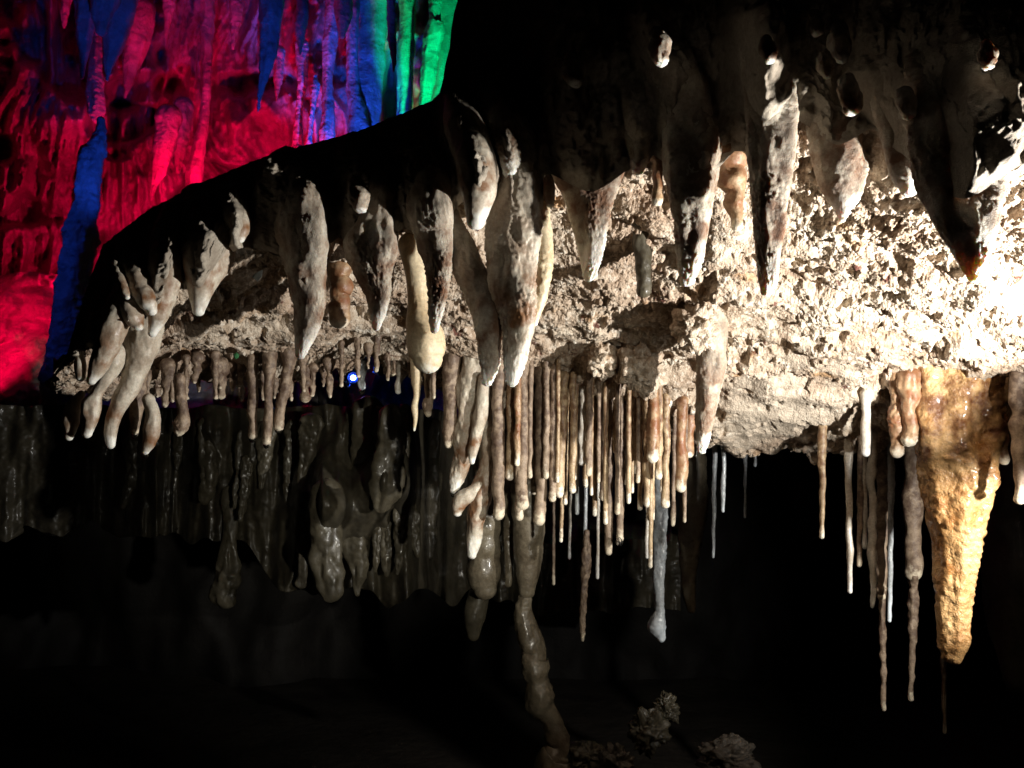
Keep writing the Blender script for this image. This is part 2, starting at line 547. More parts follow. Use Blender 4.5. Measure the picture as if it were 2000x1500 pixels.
lip_tooth([(1255, 40, 38), (1290, 100, 48), (1330, 180, 54), (1348, 250, 57), (1352, 310, 54), (1350, 380, 48), (1350, 450, 36), (1346, 505, 27), (1342, 546, 14)],
      "curved dark fang bending like a tusk, with a wide frosted white flank", off=-0.04, flute=0.1, ell=0.7, yaw=-0.4)
lip_tooth([(1130, 20, 70), (1150, 120, 92), (1155, 210, 97), (1155, 275, 95), (1155, 330, 76), (1153, 390, 52), (1152, 450, 38), (1152, 500, 27), (1151, 535, 16)],
      "broad dark triangular stalactite with a thin white edge and white tip", ell=0.5, yaw=-0.5, flute=0.06)
lip_tooth([(885, 190, 16), (895, 220, 26), (908, 255, 34), (928, 300, 38), (935, 350, 36), (932, 400, 26), (929, 432, 18)],
      "small smooth cream-tipped fang hanging in front of the double-tipped stalactite", mat='finger', off=-0.17, grit=0.001)
lip_tooth([(945, 175, 22), (962, 210, 28), (982, 255, 30), (996, 300, 25), (998, 335, 15)],
      "stubby pale bump stalactite behind the small cream-tipped fang", mat='tooth', off=-0.1)
lip_tooth([(990, 220, 30), (1008, 290, 50), (1008, 360, 60), (1004, 440, 60), (1000, 505, 56), (1004, 560, 50), (1012, 612, 42), (1010, 660, 31), (1004, 710, 22), (1000, 742, 14)],
            "long white frosted stalactite, thickest and brightest of the lip, tip reaching the straws", mat='finger', off=-0.06, ell=0.7, yaw=-0.45)
lip_tooth([(860, 380, 18), (875, 430, 24), (896, 475, 28), (920, 530, 31), (944, 590, 32), (957, 640, 28), (956, 700, 21), (952, 742, 13)],
      "slanting brown and white stalactite pressed against the long frosted one", off=-0.04, ell=0.7, yaw=-0.6)
lip_tooth([(1056, 400, 16), (1062, 470, 18), (1060, 530, 18), (1054, 580, 15), (1042, 630, 8)],
      "narrow cream flow running down the side of the long frosted stalactite", mat='cream', off=-0.04, lump=0.1)
lip_tooth([(815, 320, 40), (835, 400, 52), (846, 460, 46), (855, 520, 34), (855, 570, 25), (850, 610, 19), (849, 640, 12)],
      "short brown fang with a ragged white tip in front of the cream paddle", off=-0.08, ell=0.6, yaw=-0.8)
lip_tooth([(700, 340, 40), (725, 400, 54), (728, 470, 60), (733, 530, 48), (739, 570, 36), (738, 610, 24), (736, 632, 15)],
      "wide humped stalactite with frosted crest and rusty white tip beside the cream paddle", off=-0.07, lump=0.2, ell=0.6, yaw=-0.8)
lip_tooth([(545, 330, 40), (575, 400, 58), (592, 470, 62), (602, 545, 46), (603, 605, 35), (596, 650, 26), (588, 686, 16)],
      "stout grey fang, one flank black, the other frosted, reddish near its white tip", off=-0.08, ell=0.6, yaw=-0.8)
lip_tooth([(806, 480, 24), (814, 540, 20), (817, 590, 19), (822, 630, 28), (832, 660, 36), (835, 690, 36), (836, 700, 30)],
      "smooth cream paddle-shaped stalactite with a narrow neck and flat bottom", mat='cream', off=0.07, lump=0.07, grit=0.0012, bury=0.2)
lip_tooth([(1072, 350, 10), (1072, 378, 12), (1075, 400, 7)], "little dark red nub clinging to the long frosted stalactite", mat='rust', off=-0.06, bury=0)
lip_tooth([(1710, 120, 30), (1735, 200, 32), (1755, 270, 30), (1765, 330, 26), (1775, 370, 16)], "brown ridge stalactite merging with the flank of the largest dark fang", off=0.0)
lip_tooth([(1985, 275, 16), (1990, 310, 14), (1988, 335, 9)], "stub with a frosted white face past the largest dark fang", off=0.05)
lip_tooth([(1215, 150, 22), (1232, 215, 28), (1245, 262, 30), (1250, 300, 22), (1246, 330, 12)], "frosted crest ending in a blunt nub above the small shaded stalactite", off=-0.02)

KN = "lit knobs on the dark face above the fangs"
for x_, y_, r_, lab_ in [(1594, 48, 15, "highest small white knob catching light on the dark face"), (1640, 88, 24, "oval lit knob just under the highest small white knob"),
                         (1612, 132, 15, "small lit knob above the short blunt brown stalactite"), (1660, 190, 24, "bright rough knob on the flank of the short blunt brown stalactite"),
                         (1500, 100, 16, "narrow lit knob at the crest of the long straight fang"), (1288, 96, 22, "frosted knob at the crest of the tusk-like fang"),
                         (1770, 205, 18, "lit knob on the ridge before the largest dark fang"), (1120, 142, 20, "faintly lit knob on the crest of the broad triangular stalactite"),
                         (700, 385, 20, "frosted knob on the crest of the wide humped stalactite"), (1928, 110, 16, "faint grey knob high above the largest dark fang")]:
    lip_tooth([(x_ - 4, y_ - 1.3 * r_, r_ * 0.7), (x_, y_ - 0.2 * r_, r_), (x_ + 3, y_ + 0.8 * r_, r_ * 0.75)], lab_, off=-0.075, group=KN, name="calcite_knob", knob=True, lump=0.3)
# thin end of the ledge
G2 = "finger stalactites at the pointed end of the ledge"
fk = dict(group=G2, mat='finger', grit=0.0012, around=40)
lip_tooth([(440, 380, 22), (462, 420, 26), (470, 445, 18), (468, 465, 10)], "isolated pale knob catching light above the pale quartz chip", off=-0.120, **fk)
lip_tooth([(385, 390, 36), (400, 440, 50), (402, 485, 50), (397, 530, 40), (392, 570, 25), (388, 606, 12)], "stubby fang with dark brown hollow side and white tip, nearest the quartz chip", off=-0.110, **fk)
lip_tooth([(345, 420, 30), (338, 465, 38), (322, 520, 36), (316, 570, 30), (310, 615, 20), (298, 650, 9)], "long cream finger with a pointed white tip between two stubby fingers", off=-0.140, **fk)
lip_tooth([(236, 480, 15), (250, 512, 22), (270, 550, 25), (288, 588, 19), (296, 606, 11)], "short smooth pale finger lying aslant on the long cream finger", off=-0.170, **fk)
lip_tooth([(224, 515, 8), (232, 540, 11), (243, 566, 9), (249, 580, 5)], "thin pale sliver beside the slanting smooth finger", off=-0.200, **fk)
lip_tooth([(250, 560, 26), (240, 595, 30), (222, 640, 28), (206, 680, 24), (190, 718, 18), (179, 742, 10)], "big slanting finger stalactite, dark one side, white tip, at the ledge's end", off=-0.170, **fk)
lip_tooth([(252, 600, 20), (262, 622, 20), (270, 636, 11)], "blunt pale nub branching off the big slanting finger", off=-0.170, **fk)
lip_tooth([(157, 690, 7), (157, 715, 11), (158, 736, 9)], "tiny grey stub behind the tip of the big slanting finger", off=-0.100, **fk)
lip_tooth([(225, 690, 22), (213, 720, 20), (203, 745, 14), (190, 768, 12), (180, 790, 18), (175, 820, 16), (170, 846, 10)], "two-lobed grey dripstone finger hanging below the big slanting finger", off=-0.090, **fk)
lip_tooth([(158, 770, 8), (143, 795, 14), (138, 825, 16), (135, 852, 9)], "outermost brownish bulb finger with a smooth round tip", off=-0.090, **fk)
lip_tooth([(285, 640, 34), (274, 690, 30), (258, 740, 22), (240, 778, 18), (224, 812, 15), (216, 845, 12), (216, 868, 9)], "longest knobbly finger, grey above and amber below, ending in a round bead", off=-0.050, **fk)
lip_tooth([(240, 655, 17), (232, 690, 18), (222, 715, 12)], "grey knob tucked between the big slanting finger and the longest finger", off=-0.050, **fk)
lip_tooth([(272, 720, 15), (268, 770, 15), (265, 810, 13), (263, 842, 8)], "crumbly brown finger with a bluish wet tip", off=0.160, **{**fk, 'mat': 'straw_brown', 'grit': 0.004})
lip_tooth([(290, 780, 12), (298, 812, 14), (297, 840, 15), (290, 866, 12), (284, 882, 7)], "bent wet finger curling towards its dripping tip", off=0.120, **fk)
lip_tooth([(350, 740, 12), (354, 780, 11), (358, 808, 11), (355, 830, 15), (350, 843, 9)], "crumbly brown drip with a forked yellowish foot", off=0.300, **{**fk, 'mat': 'straw_brown', 'grit': 0.005})



# ------------------------------------------------------------------ the ledge itself
ledge = bpy.data.objects.new("rock_ledge", None)
ledge.location = P(900, 300, 2.4)
C.objects.link(ledge)
tag(ledge, "broad dark overhanging rock ledge with a pale crumbly underside crossing the cave", "rock ledge")

# crumbly underside
px = np.arange(104, 2300, 1.6)
lipx = lip_base(px) + scallop(px)
bul_lip = bulge(px, lipx)
t = np.concatenate([np.linspace(0, 1, 400), np.linspace(1, 1.16, 36)[1:]])
PX, T = np.meshgrid(px, t)
tt = np.minimum(T, 1); ex = np.maximum(T - 1, 0)
edge = 14 * fbm(np.stack([PX / 38, PX * 0, PX * 0], -1), 3, 7)
LY = np.broadcast_to(lipx, PX.shape)
Y = LY + tt * (back_y(PX) + edge - LY) - 260 * ex
tb = np.clip((Y - lip_base(PX)) / (back_y(PX) - lip_base(PX)), 0, 1)
D = 1.0 / (1 / front_d(PX) + tb * (1 / back_d(PX) - 1 / front_d(PX))) + ex * 2.2 - bul_lip[None, :] * np.exp(-tt / 0.035)
G = U(PX, Y, D)
nrm = grid_normals(G)
if nrm[150, 500, 2] > 0:
    nrm = -nrm
mud = 0.85 * sstep(1385, 1450, PX) * sstep(0.68, 0.84, T + 0.09 * fbm(G * 14, 3, 46)) * (1 - sstep(1560, 1760, PX)) * (1 - 0.7 * sstep(0.93, 0.98, T + 0.03 * fbm(G * 20, 2, 47)))     # smooth mud patch by the far rim
rough_amt = 0.85 * (1 - 0.85 * mud) * (0.55 + 0.45 * sstep(-0.35, 0.25, fbm(G * np.array([5, 8, 8]) + 7, 3, 48)))
big = 0.022 * fbm(G * 5.5, 3, 11) + 0.016 * fbm(G * np.array([2.2, 13, 19]), 2, 14)
mid = 0.009 * fbm(G * 19 + 3, 3, 12)
f1, c1 = worley(G * np.array([80, 80, 96]), 21)
f2, c2 = worley(G * 165, 22)
crumb = 0.0082 * (0.6 - f1) * (0.25 + c1) + 0.006 * (0.55 - f2) * (0.35 + c2)
hole = -0.030 * sstep(0.30, 0.55, fbm(G * np.array([22, 22, 30]) + 9, 3, 31))
# hanging drip points: thin cells stretched downwards
f3, c3 = worley(G * np.array([48, 48, 22]), 23)
drip = 0.030 * np.maximum(0.42 - f3, 0) * sstep(0.35, 0.9, c3)
fine = 0.003 * fbm(G * 240, 2, 24)
d = (big + mid) * (1 - 0.6 * mud) + (crumb + hole + fine) * rough_amt
fade = sstep(0.0, 0.02, T)
down = np.array([0, 0, -1.0])
G = G + nrm * (d * (0.4 + 0.6 * fade))[..., None] + (nrm * 0.3 + down * 0.9) * (drip * 1.6 * rough_amt * fade)[..., None]
jit = np.stack([fbm(G * 120 + k * 31, 2, 40 + k) for k in range(3)], -1)
G = G + 0.002 * jit * rough_amt[..., None]
# recess with a dark gap under the thin end of the ledge
rec = np.exp(-((Y - 628) / 17.0) ** 2) * sstep(330, 400, PX) * (1 - sstep(545, 580, PX))
G = G - nrm * (0.05 * rec * (0.6 + 0.6 * fbm(G * 14, 2, 44)))[..., None]
under = mesh_from("rubble_underside", G, grid_faces(*G.shape[:2])[:, ::-1], M['rubble'], ledge.location, parent=ledge)
att = under.data.attributes.new("mud", 'FLOAT', 'POINT')
att.data.foreach_set("value", mud.astype(np.float32).ravel())

# dark drip-stone front, top and back
s = np.concatenate([np.linspace(0, 1, 230) ** 1.15])
PX2, S = np.meshgrid(np.arange(104, 2360, 3.0), s)
LY2 = (lip_base(PX2[0]) + scallop(PX2[0]))[None, :]
Y2 = LY2 + 4 + S * (top_y(PX2) - LY2 - 4)
BU = bulge(PX2, Y2)
D2 = face_d(PX2, Y2) - BU
H = U(PX2, Y2, D2)
n2 = grid_normals(H)
if n2[60, 300, 1] > 0:
    n2 = -n2
rl = 1 - 0.85 * sstep(0.9, 1.0, S)
dd = (0.035 * fbm(H * np.array([9, 5, 3.2]), 4, 51) + 0.014 * fbm(H * np.array([30, 30, 16]), 3, 52)) * rl + 0.004 * fbm(H * 110, 2, 53)
dd = dd * (0.25 + 0.75 * sstep(0, 0.05, S))
H[..., 1] -= dd
ytop = top_y(PX2[0]); xt = PX2[0]
k1 = U(xt, ytop + 25, np.maximum(face_d(xt, ytop) + 0.25, 2.6))
k2 = U(xt, np.minimum(back_y(xt) - 45, ytop + 200), np.full_like(xt, 3.0))
k3 = U(xt, back_y(xt) - 42, back_d(xt) + 0.36)
H = np.concatenate([H, k1[None], k2[None], k3[None]], 0)
front = mesh_from("drip_face", H, grid_faces(*H.shape[:2]), M['face'], ledge.location, parent=ledge)


# ------------------------------------------------------------------ things hanging from the lip
def tooth(pts, label, mat='tooth', off=0.0, name="stalactite", group="fang stalactites along the ledge lip", dset=None, bury=0.1, **kw):
    """pts: photo (x, y, half width); depth follows the ledge face above the lip and hangs plumb below it"""
    pts = np.array(pts, float)
    x, y, r = pts.T
    if dset is None and 480 < x.mean() < 1000 and r.max() > 30:
        r = r * (1 + 0.22 * np.clip((y[-1] - y) / max(y[-1] - y[0], 1), 0, 1))
    xl = np.interp(1, [0, 1], [x[0], x[0]])
    below = np.nonzero(y > lip_y(x))[0]
    j = below[0] if len(below) else len(x) - 1
    dl = float(front_d(x[j]))
    d = np.where(y < lip_y(x), face_d(x, y), dl)
    if dset is not None:
        d = np.full_like(x, dset)
    d = d + off
    rw = r * d / F
    if dset is None:
        d = d - bulge(x, y) * (1 if kw.get('knob') else 0)
        u = np.clip((y - y[0]) / max(y[j] - y[0], 1.0), 0, 1) if j > 0 else np.ones_like(y)
        d = d + np.where(y < lip_y(x), rw, rw[j]) * (bury + (1.7 - bury) * (1 - u) ** 1.6)
    w = U(x, y, d)
    kw.pop('around', 0)
    kw['around'] = int(np.clip(2 * math.pi * rw.max() / 0.0032, 30, 124)); kw.setdefault('lump', 0.14); kw.setdefault('grit', 0.0065); kw.setdefault('grit_f', 170)
    kw.setdefault('step', 0.0035)
    kw.pop('knob', None)
    return tube(name, np.concatenate([w, rw[:, None]], 1), M[mat], label, "stalactite", group, **kw)


for pts_, label_, a_, kw_ in SPECS:
    tooth(pts_, label_, *a_, **kw_)

# ------------------------------------------------------------------ straws and thin stalactites under the rear rim
ORD = ["first", "second", "third", "fourth", "fifth", "sixth", "seventh", "eighth", "ninth", "tenth", "eleventh", "twelfth", "thirteenth", "fourteenth", "fifteenth",
       "sixteenth", "seventeenth", "eighteenth", "nineteenth", "twentieth", "twenty-first", "twenty-second", "twenty-third", "twenty-fourth", "twenty-fifth",
       "twenty-sixth", "twenty-seventh", "twenty-eighth", "twenty-ninth", "thirtieth", "thirty-first", "thirty-second", "thirty-third", "thirty-fourth", "thirty-fifth",
       "thirty-sixth", "thirty-seventh", "thirty-eighth", "thirty-ninth", "fortieth", "forty-first", "forty-second", "forty-third", "forty-fourth", "forty-fifth",
       "forty-sixth", "forty-seventh", "forty-eighth", "forty-ninth", "fiftieth", "fifty-first", "fifty-second", "fifty-third", "fifty-fourth", "fifty-fifth"]


def hang(x0, y0, x1, y1, r0, mat, label, r1=None, d=None, name="soda_straw", group=None, cat="soda straw", **kw):
    if d is None:
        d = float(under_d(x0, y0)) - 0.01
    r1 = r0 * 0.62 if r1 is None else r1
    n = max(7, int(abs(y1 - y0) / 22))
    bul = kw.pop('bul', 0.2)
    rs = random.Random(int(x0 * 7 + y1 * 13))
    pts = []
    xa, xb = x0, x1
    for i in range(n):
        u = i / (n - 1)
        w = rs.uniform(-0.2, 0.2) * r0 if 0 < i < n - 1 else 0
        r = (r0 * (1 - u) + r1 * u) * (1 + rs.uniform(-bul, bul)) * (1 + 0.3 * math.exp(-u * 9))
        pts.append((xa + (xb - xa) * u + w, y0 + (y1 - y0) * u, r))
    pts = np.array(pts)
    w = U(pts[:, 0], pts[:, 1], np.full(n, d))
    kw.setdefault('around', 18); kw.setdefault('lump', 0.17); kw.setdefault('grit', 0.0012); kw.setdefault('grit_f', 260); kw.setdefault('lump_f', 0.9)
    kw.setdefault('step', 0.004)
    return tube(name, np.concatenate([w, (pts[:, 2] * d / F)[:, None]], 1), M[mat], label, cat, group, **kw)


hang(665, 525, 661, 622, 22, 'rust', "rounded mud-brown knob hanging under the lip beside the stout grey fang", r1=17, name="stalactite", cat="stalactite", group="fang stalactites along the ledge lip", around=36, lump=0.2, grit=0.004)
hang(1252, 430, 1257, 568, 17, 'wet', "small shaded olive-brown stalactite hanging behind the tusk-like fang", r1=14, d=float(under_d(1252, 470)) + 0.02, name="stalactite", cat="stalactite", group="fang stalactites along the ledge lip", around=36, lump=0.2, grit=0.004)  # dark wet stone chosen so its colour carries the shade on it
hang(1286, 300, 1284, 392, 14, 'rust', "tiny orange-brown stub beside the broad triangular stalactite", r1=9, name="stalactite", cat="stalactite", group="fang stalactites along the ledge lip", around=36, lump=0.2, grit=0.004)
hang(1424, 310, 1440, 440, 32, 'rust', "stubby rusty-brown knob between the tusk-like fang and the straight fang", r1=14, name="stalactite", cat="stalactite", group="fang stalactites along the ledge lip", around=36, lump=0.2, grit=0.004)
# free drips under the thin end and the middle
G3 = "thin drips under the rear rim of the thin end"
hang(494, 700, 493, 850, 10.6, 'straw_brown', "grey-brown drip ending in a dark wet bead, first of three side by side", r1=10, group=G3, grit=0.005, grit_f=180, bul=0.22, around=26)
hang(528, 690, 521, 862, 10.6, 'straw_brown', "longest of three thin grey-brown drips hanging side by side", r1=8, group=G3, grit=0.005, grit_f=180, bul=0.22, around=26)
hang(566, 690, 545, 832, 11.4, 'straw_brown', "slanting grey-brown drip under the stout grey fang", r1=9, group=G3, grit=0.005, grit_f=180, bul=0.22, around=26)
hang(430, 715, 432, 772, 12.3, 'straw_brown', "short crumbly stub below the dark recess", r1=8, group=G3, grit=0.007, grit_f=140, bul=0.3, around=28)
hang(597, 720, 596, 775, 9.7, 'straw_brown', "short brown stub near the blue lamp", r1=9, group=G3, grit=0.006, grit_f=150, bul=0.3, around=28)
hang(706, 715, 707, 756, 12, 'straw_blue', "small grey drip with a water bead beside the blue lamp", r1=7, group=G3)
hang(783, 715, 777, 764, 11, 'straw_white', "short white peg beside the cream needle", r1=7, group=G3)
hang(815, 700, 809, 840, 13, 'cream', "smooth cream needle tapering to a sharp point below the cream paddle", r1=2.5, group=G3, lump=0.06)
hang(838, 710, 836, 808, 10.6, 'straw_brown', "stubby brown peg just past the cream needle", r1=8, group=G3, grit=0.006, grit_f=150, bul=0.3, around=28)
hang(330, 715, 322, 790, 10.6, 'straw_brown', "ragged brown peg in front of the red glint", r1=7, group=G3, grit=0.007, grit_f=140, bul=0.3, around=28)
hang(386, 700, 380, 745, 10.6, 'straw_brown', "tiny crumb-covered peg under the thin rim", r1=6, group=G3, grit=0.007, grit_f=140, bul=0.3, around=28)
hang(470, 715, 468, 750, 8.8, 'straw_brown', "tiny round knob beside three thin drips", r1=7, group=G3, grit=0.007, grit_f=140, bul=0.3, around=28)

xr = random.Random(21)
for i in range(28):
    x = 262 + i * 21.5 + xr.uniform(-8, 8)
    yb = float(back_y(x))
    hang(x, yb - xr.uniform(18, 60), x + xr.uniform(-3, 3), yb + xr.uniform(2, 34), xr.uniform(4.5, 8.5), 'straw_brown',
         f"tiny ragged drip, {ORD[i]} of the crumb fringe counted from the ledge's pointed end", r1=xr.uniform(2.5, 4.5), group="tiny drips of the crumb fringe under the thin rim",
         grit=0.008, grit_f=150, bul=0.35, around=20, name="drip_stub", cat="stalactite")

# knotted pale cluster
G4 = "knotted pale dripstones beside the straw curtain"
tk = dict(dset=2.56, group=G4, mat='finger', grit=0.002, around=36, bury=0)
tooth([(884, 700, 18), (882, 740, 16), (880, 790, 14), (878, 840, 13), (876, 868, 8)], "short dull-brown dripstone at the edge of the knotted pale cluster", **{**tk, 'mat': 'straw_brown'})
tooth([(930, 685, 30), (925, 730, 26), (918, 780, 26), (914, 830, 24), (905, 880, 22), (893, 930, 15), (886, 958, 7)], "thick knotted pale dripstone with a drop at its pointed tip", **{**tk, 'lump': 0.25})
tooth([(946, 740, 12), (940, 800, 13), (930, 850, 12), (924, 880, 10), (922, 902, 5)], "small pale forked prong in front of the thick knotted dripstone", **{**tk, 'dset': 2.51})
tooth([(953, 690, 22), (952, 740, 18), (950, 800, 14), (954, 860, 15), (952, 920, 20), (938, 965, 24), (930, 1020, 19), (926, 1060, 14), (922, 1084, 8)], "longest pale knobbly dripstone, white-tipped, at the edge of the curtain", **{**tk, 'lump': 0.22})
tooth([(942, 945, 9), (922, 962, 14), (902, 976, 15), (895, 990, 13), (893, 1000, 9)], "pinkish rounded nub growing sideways from the longest knobbly dripstone", **{**tk, 'dset': 2.54})

rows = [  # x top, x tip, y tip, r, material, extra depth
    (974, 973, 1006, 14, 'straw_brown', 0.0), (997, 996, 930, 10, 'straw', 0.05), (1012, 1010, 905, 8, 'rust', -0.06), (1022, 1020, 985, 14, 'straw_brown', -0.03),
    (1018, 1014, 1010, 10, 'straw_brown', 0.08), (1058, 1053, 1015, 15, 'straw_brown', -0.02), (1044, 1043, 960, 9, 'straw_brown', 0.1), (1082, 1079, 973, 9, 'straw_brown', 0.0),
    (1102, 1093, 965, 11, 'straw', -0.04), (1100, 1096, 1056, 5, 'straw', 0.0), (1108, 1104, 982, 6, 'straw', 0.06), (1120, 1118, 958, 8, 'straw', -0.03), (1130, 1127, 1002, 5, 'straw_blue', 0.05),
    (1139, 1137, 902, 10, 'straw_white', -0.05), (1147, 1144, 947, 7, 'straw', 0.02), (1163, 1162, 1004, 6, 'straw', 0.08), (1177, 1178, 970, 10, 'straw_brown', -0.02),
    (1184, 1183, 1020, 6, 'straw', 0.05), (1192, 1189, 1078, 9, 'straw_brown', 0.0), (1215, 1211, 1052, 9, 'straw_brown', -0.03), (1203, 1203, 880, 8, 'straw', -0.09),
    (1229, 1228, 980, 6, 'straw', 0.03), (1241, 1240, 917, 10, 'straw', -0.05), (1252, 1250, 992, 6, 'straw', 0.06), (1262, 1265, 984, 11, 'straw', 0.0), (1277, 1275, 894, 15, 'rust', -0.07),
    (1274, 1271, 1010, 9, 'straw', 0.05), (1268, 1264, 1088, 5, 'straw_white', 0.1), (1273, 1270, 1106, 6, 'straw', 0.12), (1302, 1300, 985, 9, 'straw', -0.03), (1306, 1304, 793, 10, 'straw_white', -0.12),
    (1318, 1314, 1024, 6, 'straw_brown', 0.1), (1340, 1337, 1018, 5, 'straw_brown', 0.12), (1333, 1330, 951, 13, 'rust', -0.08), (1348, 1344, 884, 12, 'rust', -0.06),
    (1288, 1287, 930, 8, 'straw', 0.0), (1152, 1150, 925, 8, 'straw_brown', 0.12), (1224, 1222, 940, 8, 'straw_brown', 0.1), (1068, 1066, 930, 8, 'straw_brown', 0.12),
    (1116, 1112, 1090, 4, 'straw_white', 0.35), (1145, 1143, 1112, 5, 'straw_blue', 0.3), (1170, 1167, 1128, 4, 'straw_white', 0.3), (1083, 1081, 1140, 4, 'straw_brown', 0.4), (1208, 1206, 1000, 7, 'straw_brown', 0.12), (1036, 1035, 930, 6, 'straw_brown', 0.05), (1091, 1089, 940, 5, 'straw', 0.08), (1126, 1123, 935, 5, 'straw', 0.1), (1157, 1155, 965, 4, 'straw', 0.06),
    (1170, 1169, 940, 5, 'straw_brown', 0.09), (1236, 1235, 960, 4, 'straw', 0.1), (1293, 1292, 960, 4, 'straw', 0.05), (1247, 1246, 940, 5, 'straw_brown', 0.02), (1324, 1322, 900, 5, 'straw_brown', 0.08)]
rows.sort(key=lambda a: a[0])
CN = {'straw': 'ochre', 'straw_brown': 'dull brown', 'straw_white': 'whitish', 'straw_blue': 'bluish glassy', 'rust': 'rusty brown'}
rnd = random.Random(5)
for i, (x0, x1, y1, r, mat, dx) in enumerate(rows):
    yb = float(back_y(x0))
    y0 = yb - rnd.uniform(45, 110) if dx < 0.2 else yb - 10
    d = (float(under_d(x0, y0)) - 0.01 + (dx if dx >= 0.2 else dx * 0.3))
    size = ("stubby" if y1 < 920 else "long" if y1 > 1000 else "mid-length")
    girth = "thick" if r >= 10 else "thin" if r <= 6 else "slender"
    hang(x0, y0, x1, y1, r * 0.76, mat, f"{size} {girth} {CN[mat]} straw, {ORD[i]} along the dense curtain from the knotted cluster", r1=r * (0.8 if r > 7 else 0.75), d=d,
         group="straws in the dense hanging curtain", lump=0.17 if r > 7 else 0.12, bul=0.12, grit=0.003 if r > 7 else 0.0012, grit_f=200, around=24, step=0.003)

# the square-shouldered column beside the curtain and its root block
tooth([(1368, 560, 22), (1374, 600, 32), (1386, 640, 33), (1388, 690, 29), (1384, 750, 25), (1378, 810, 19), (1373, 862, 12), (1371, 880, 7)],
      "dark stalactite with one bright frosted edge, standing beside the straw curtain", dset=2.17, group="long stalactites behind the lip", grit=0.005, bury=0, ell=1.2)
def rock(px_, py_, d, rx, ry, rz, label, seed, mat='wet', name="rock", group="dim rocks on the cave floor"):
    u, v = np.meshgrid(np.linspace(0, 2 * math.pi, 90, endpoint=False), np.linspace(0.02, math.pi - 0.02, 60))
    s = np.stack([np.cos(u) * np.sin(v), np.sin(u) * np.sin(v), np.cos(v)], -1)
    w, _ = worley(s * 1.7 + seed, seed)
    w2, _ = worley(s * 6 + seed, seed + 1)
    r = 0.8 + 0.5 * (0.6 - w) + 0.22 * fbm(s * 2.5 + seed, 4, seed) + 0.16 * (0.5 - w2)
    k = d / F
    c = U(px_, py_, d)
    co = c + s * r[..., None] * np.array([rx * k, ry * k, rz * k])
    o = mesh_from(name, co, grid_faces(60, 90, True)[:, ::-1], M[mat], tuple(c))
    tag(o, label, "rock", group)
    return o


BG = "bosses of rubble under the ledge"
rock(1362, 640, 2.13, 48, 42, 48, "dark blocky boss that casts the black shadow on the rubble", 86, 'rubble', "rock_boss", BG)
rock(1250, 715, 2.36, 52, 44, 60, "crumbly mottled boss above the middle of the straw curtain", 87, 'rubble', "rock_boss", BG)
rock(1180, 705, 2.38, 34, 32, 38, "smaller crumbly boss joined to the mottled boss over the curtain", 88, 'rubble', "rock_boss", BG)

# amber stalactite and its neighbours
tube("stalactite", np.concatenate([U([1866, 1868, 1868, 1868, 1867, 1868, 1866, 1863, 1861, 1861], [715, 770, 830, 890, 950, 1050, 1120, 1190, 1255, 1278], [2.28] * 10),
                                   (np.array([84, 82, 78, 72, 63, 45, 37, 30, 27, 19]) * 2.28 / F)[:, None]], 1), M['amber'],
     "big wet amber stalactite, by far the thickest hanging under the rear rim", "stalactite", "long stalactites behind the lip",
     around=96, lump=0.17, grit=0.009, grit_f=70, spiky=0.006, flute=0.06, flute_n=7)
hang(1756, 735, 1752, 882, 19, 'rust', "rusty ragged stalactite close beside the big amber one, pointed tip", r1=12, d=2.28, name="stalactite", cat="stalactite", group="long stalactites behind the lip", lump=0.26, grit=0.009, grit_f=110, around=48)
hang(1777, 735, 1775, 858, 17, 'rust', "rusty stalactite with a rounded white tip touching the big amber one", r1=13, d=2.25, name="stalactite", cat="stalactite", group="long stalactites behind the lip", lump=0.26, grit=0.009, grit_f=110, around=48)
hang(1985, 640, 1992, 975, 18, 'straw_brown', "long pale stalactite with a brown wet tip past the big amber one", r1=10, d=2.1, name="stalactite", cat="stalactite", group="long stalactites behind the lip", around=30)
hang(1948, 790, 1962, 898, 17, 'rust', "bristly brown knob filling the gap past the big amber stalactite", r1=9, d=2.27, name="stalactite", cat="stalactite", group="long stalactites behind the lip", lump=0.25, grit=0.006, around=30)
G5 = "lone straws between the mud patch and the amber stalactite"
hang(1607, 830, 1605, 1048, 8, 'straw', "lone straw, brown root and white lower half, nearest the smooth mud patch", r1=5, group=G5)
hang(1657, 850, 1660, 1155, 6.5, 'straw_white', "longest clean pale straw beside the lone brown-rooted straw", r1=5.5, group=G5)
hang(1681, 850, 1678, 1103, 6, 'straw_brown', "thin brownish straw just behind the thick white peg", r1=5, group=G5)
hang(1693, 770, 1691, 884, 9, 'straw_white', "thick short milky white peg hanging in front of thin straws", r1=8, d=2.33, group=G5, lump=0.06)
hang(1690, 860, 1689, 1068, 5, 'straw_white', "faint thin pale straw behind the knobbly bent one", r1=4, group=G5)
hang(1703, 850, 1704, 1183, 9, 'straw_white', "knobbly slightly bent pale straw, beaded like a string", r1=6, group=G5, lump=0.35)
hang(1728, 850, 1722, 1165, 17, 'straw_brown', "broad dull brown stalactite with a thin tail, beside the bluish needle", r1=9, d=2.65, name="stalactite", cat="stalactite", group="long stalactites behind the lip", around=26)
hang(1722, 1150, 1726, 1385, 7, 'straw_brown', "dim wriggling tail hanging below the broad dull brown stalactite", r1=4, d=2.65, group=G5, lump=0.3)
hang(1741, 860, 1737, 1212, 6, 'straw_blue', "bluish needle straw between two dull brown stalactites", r1=4, d=2.6, group=G5)
hang(1785, 850, 1783, 1120, 19, 'straw_brown', "dim grey-brown stalactite ending in a broken step beside the amber one", r1=14, d=2.75, name="stalactite", cat="stalactite", group="long stalactites behind the lip", around=26)
hang(1786, 1100, 1778, 1365, 9, 'straw_brown', "dim lumpy thread below the broken-stepped stalactite", r1=5, d=2.75, group=G5, lump=0.4)
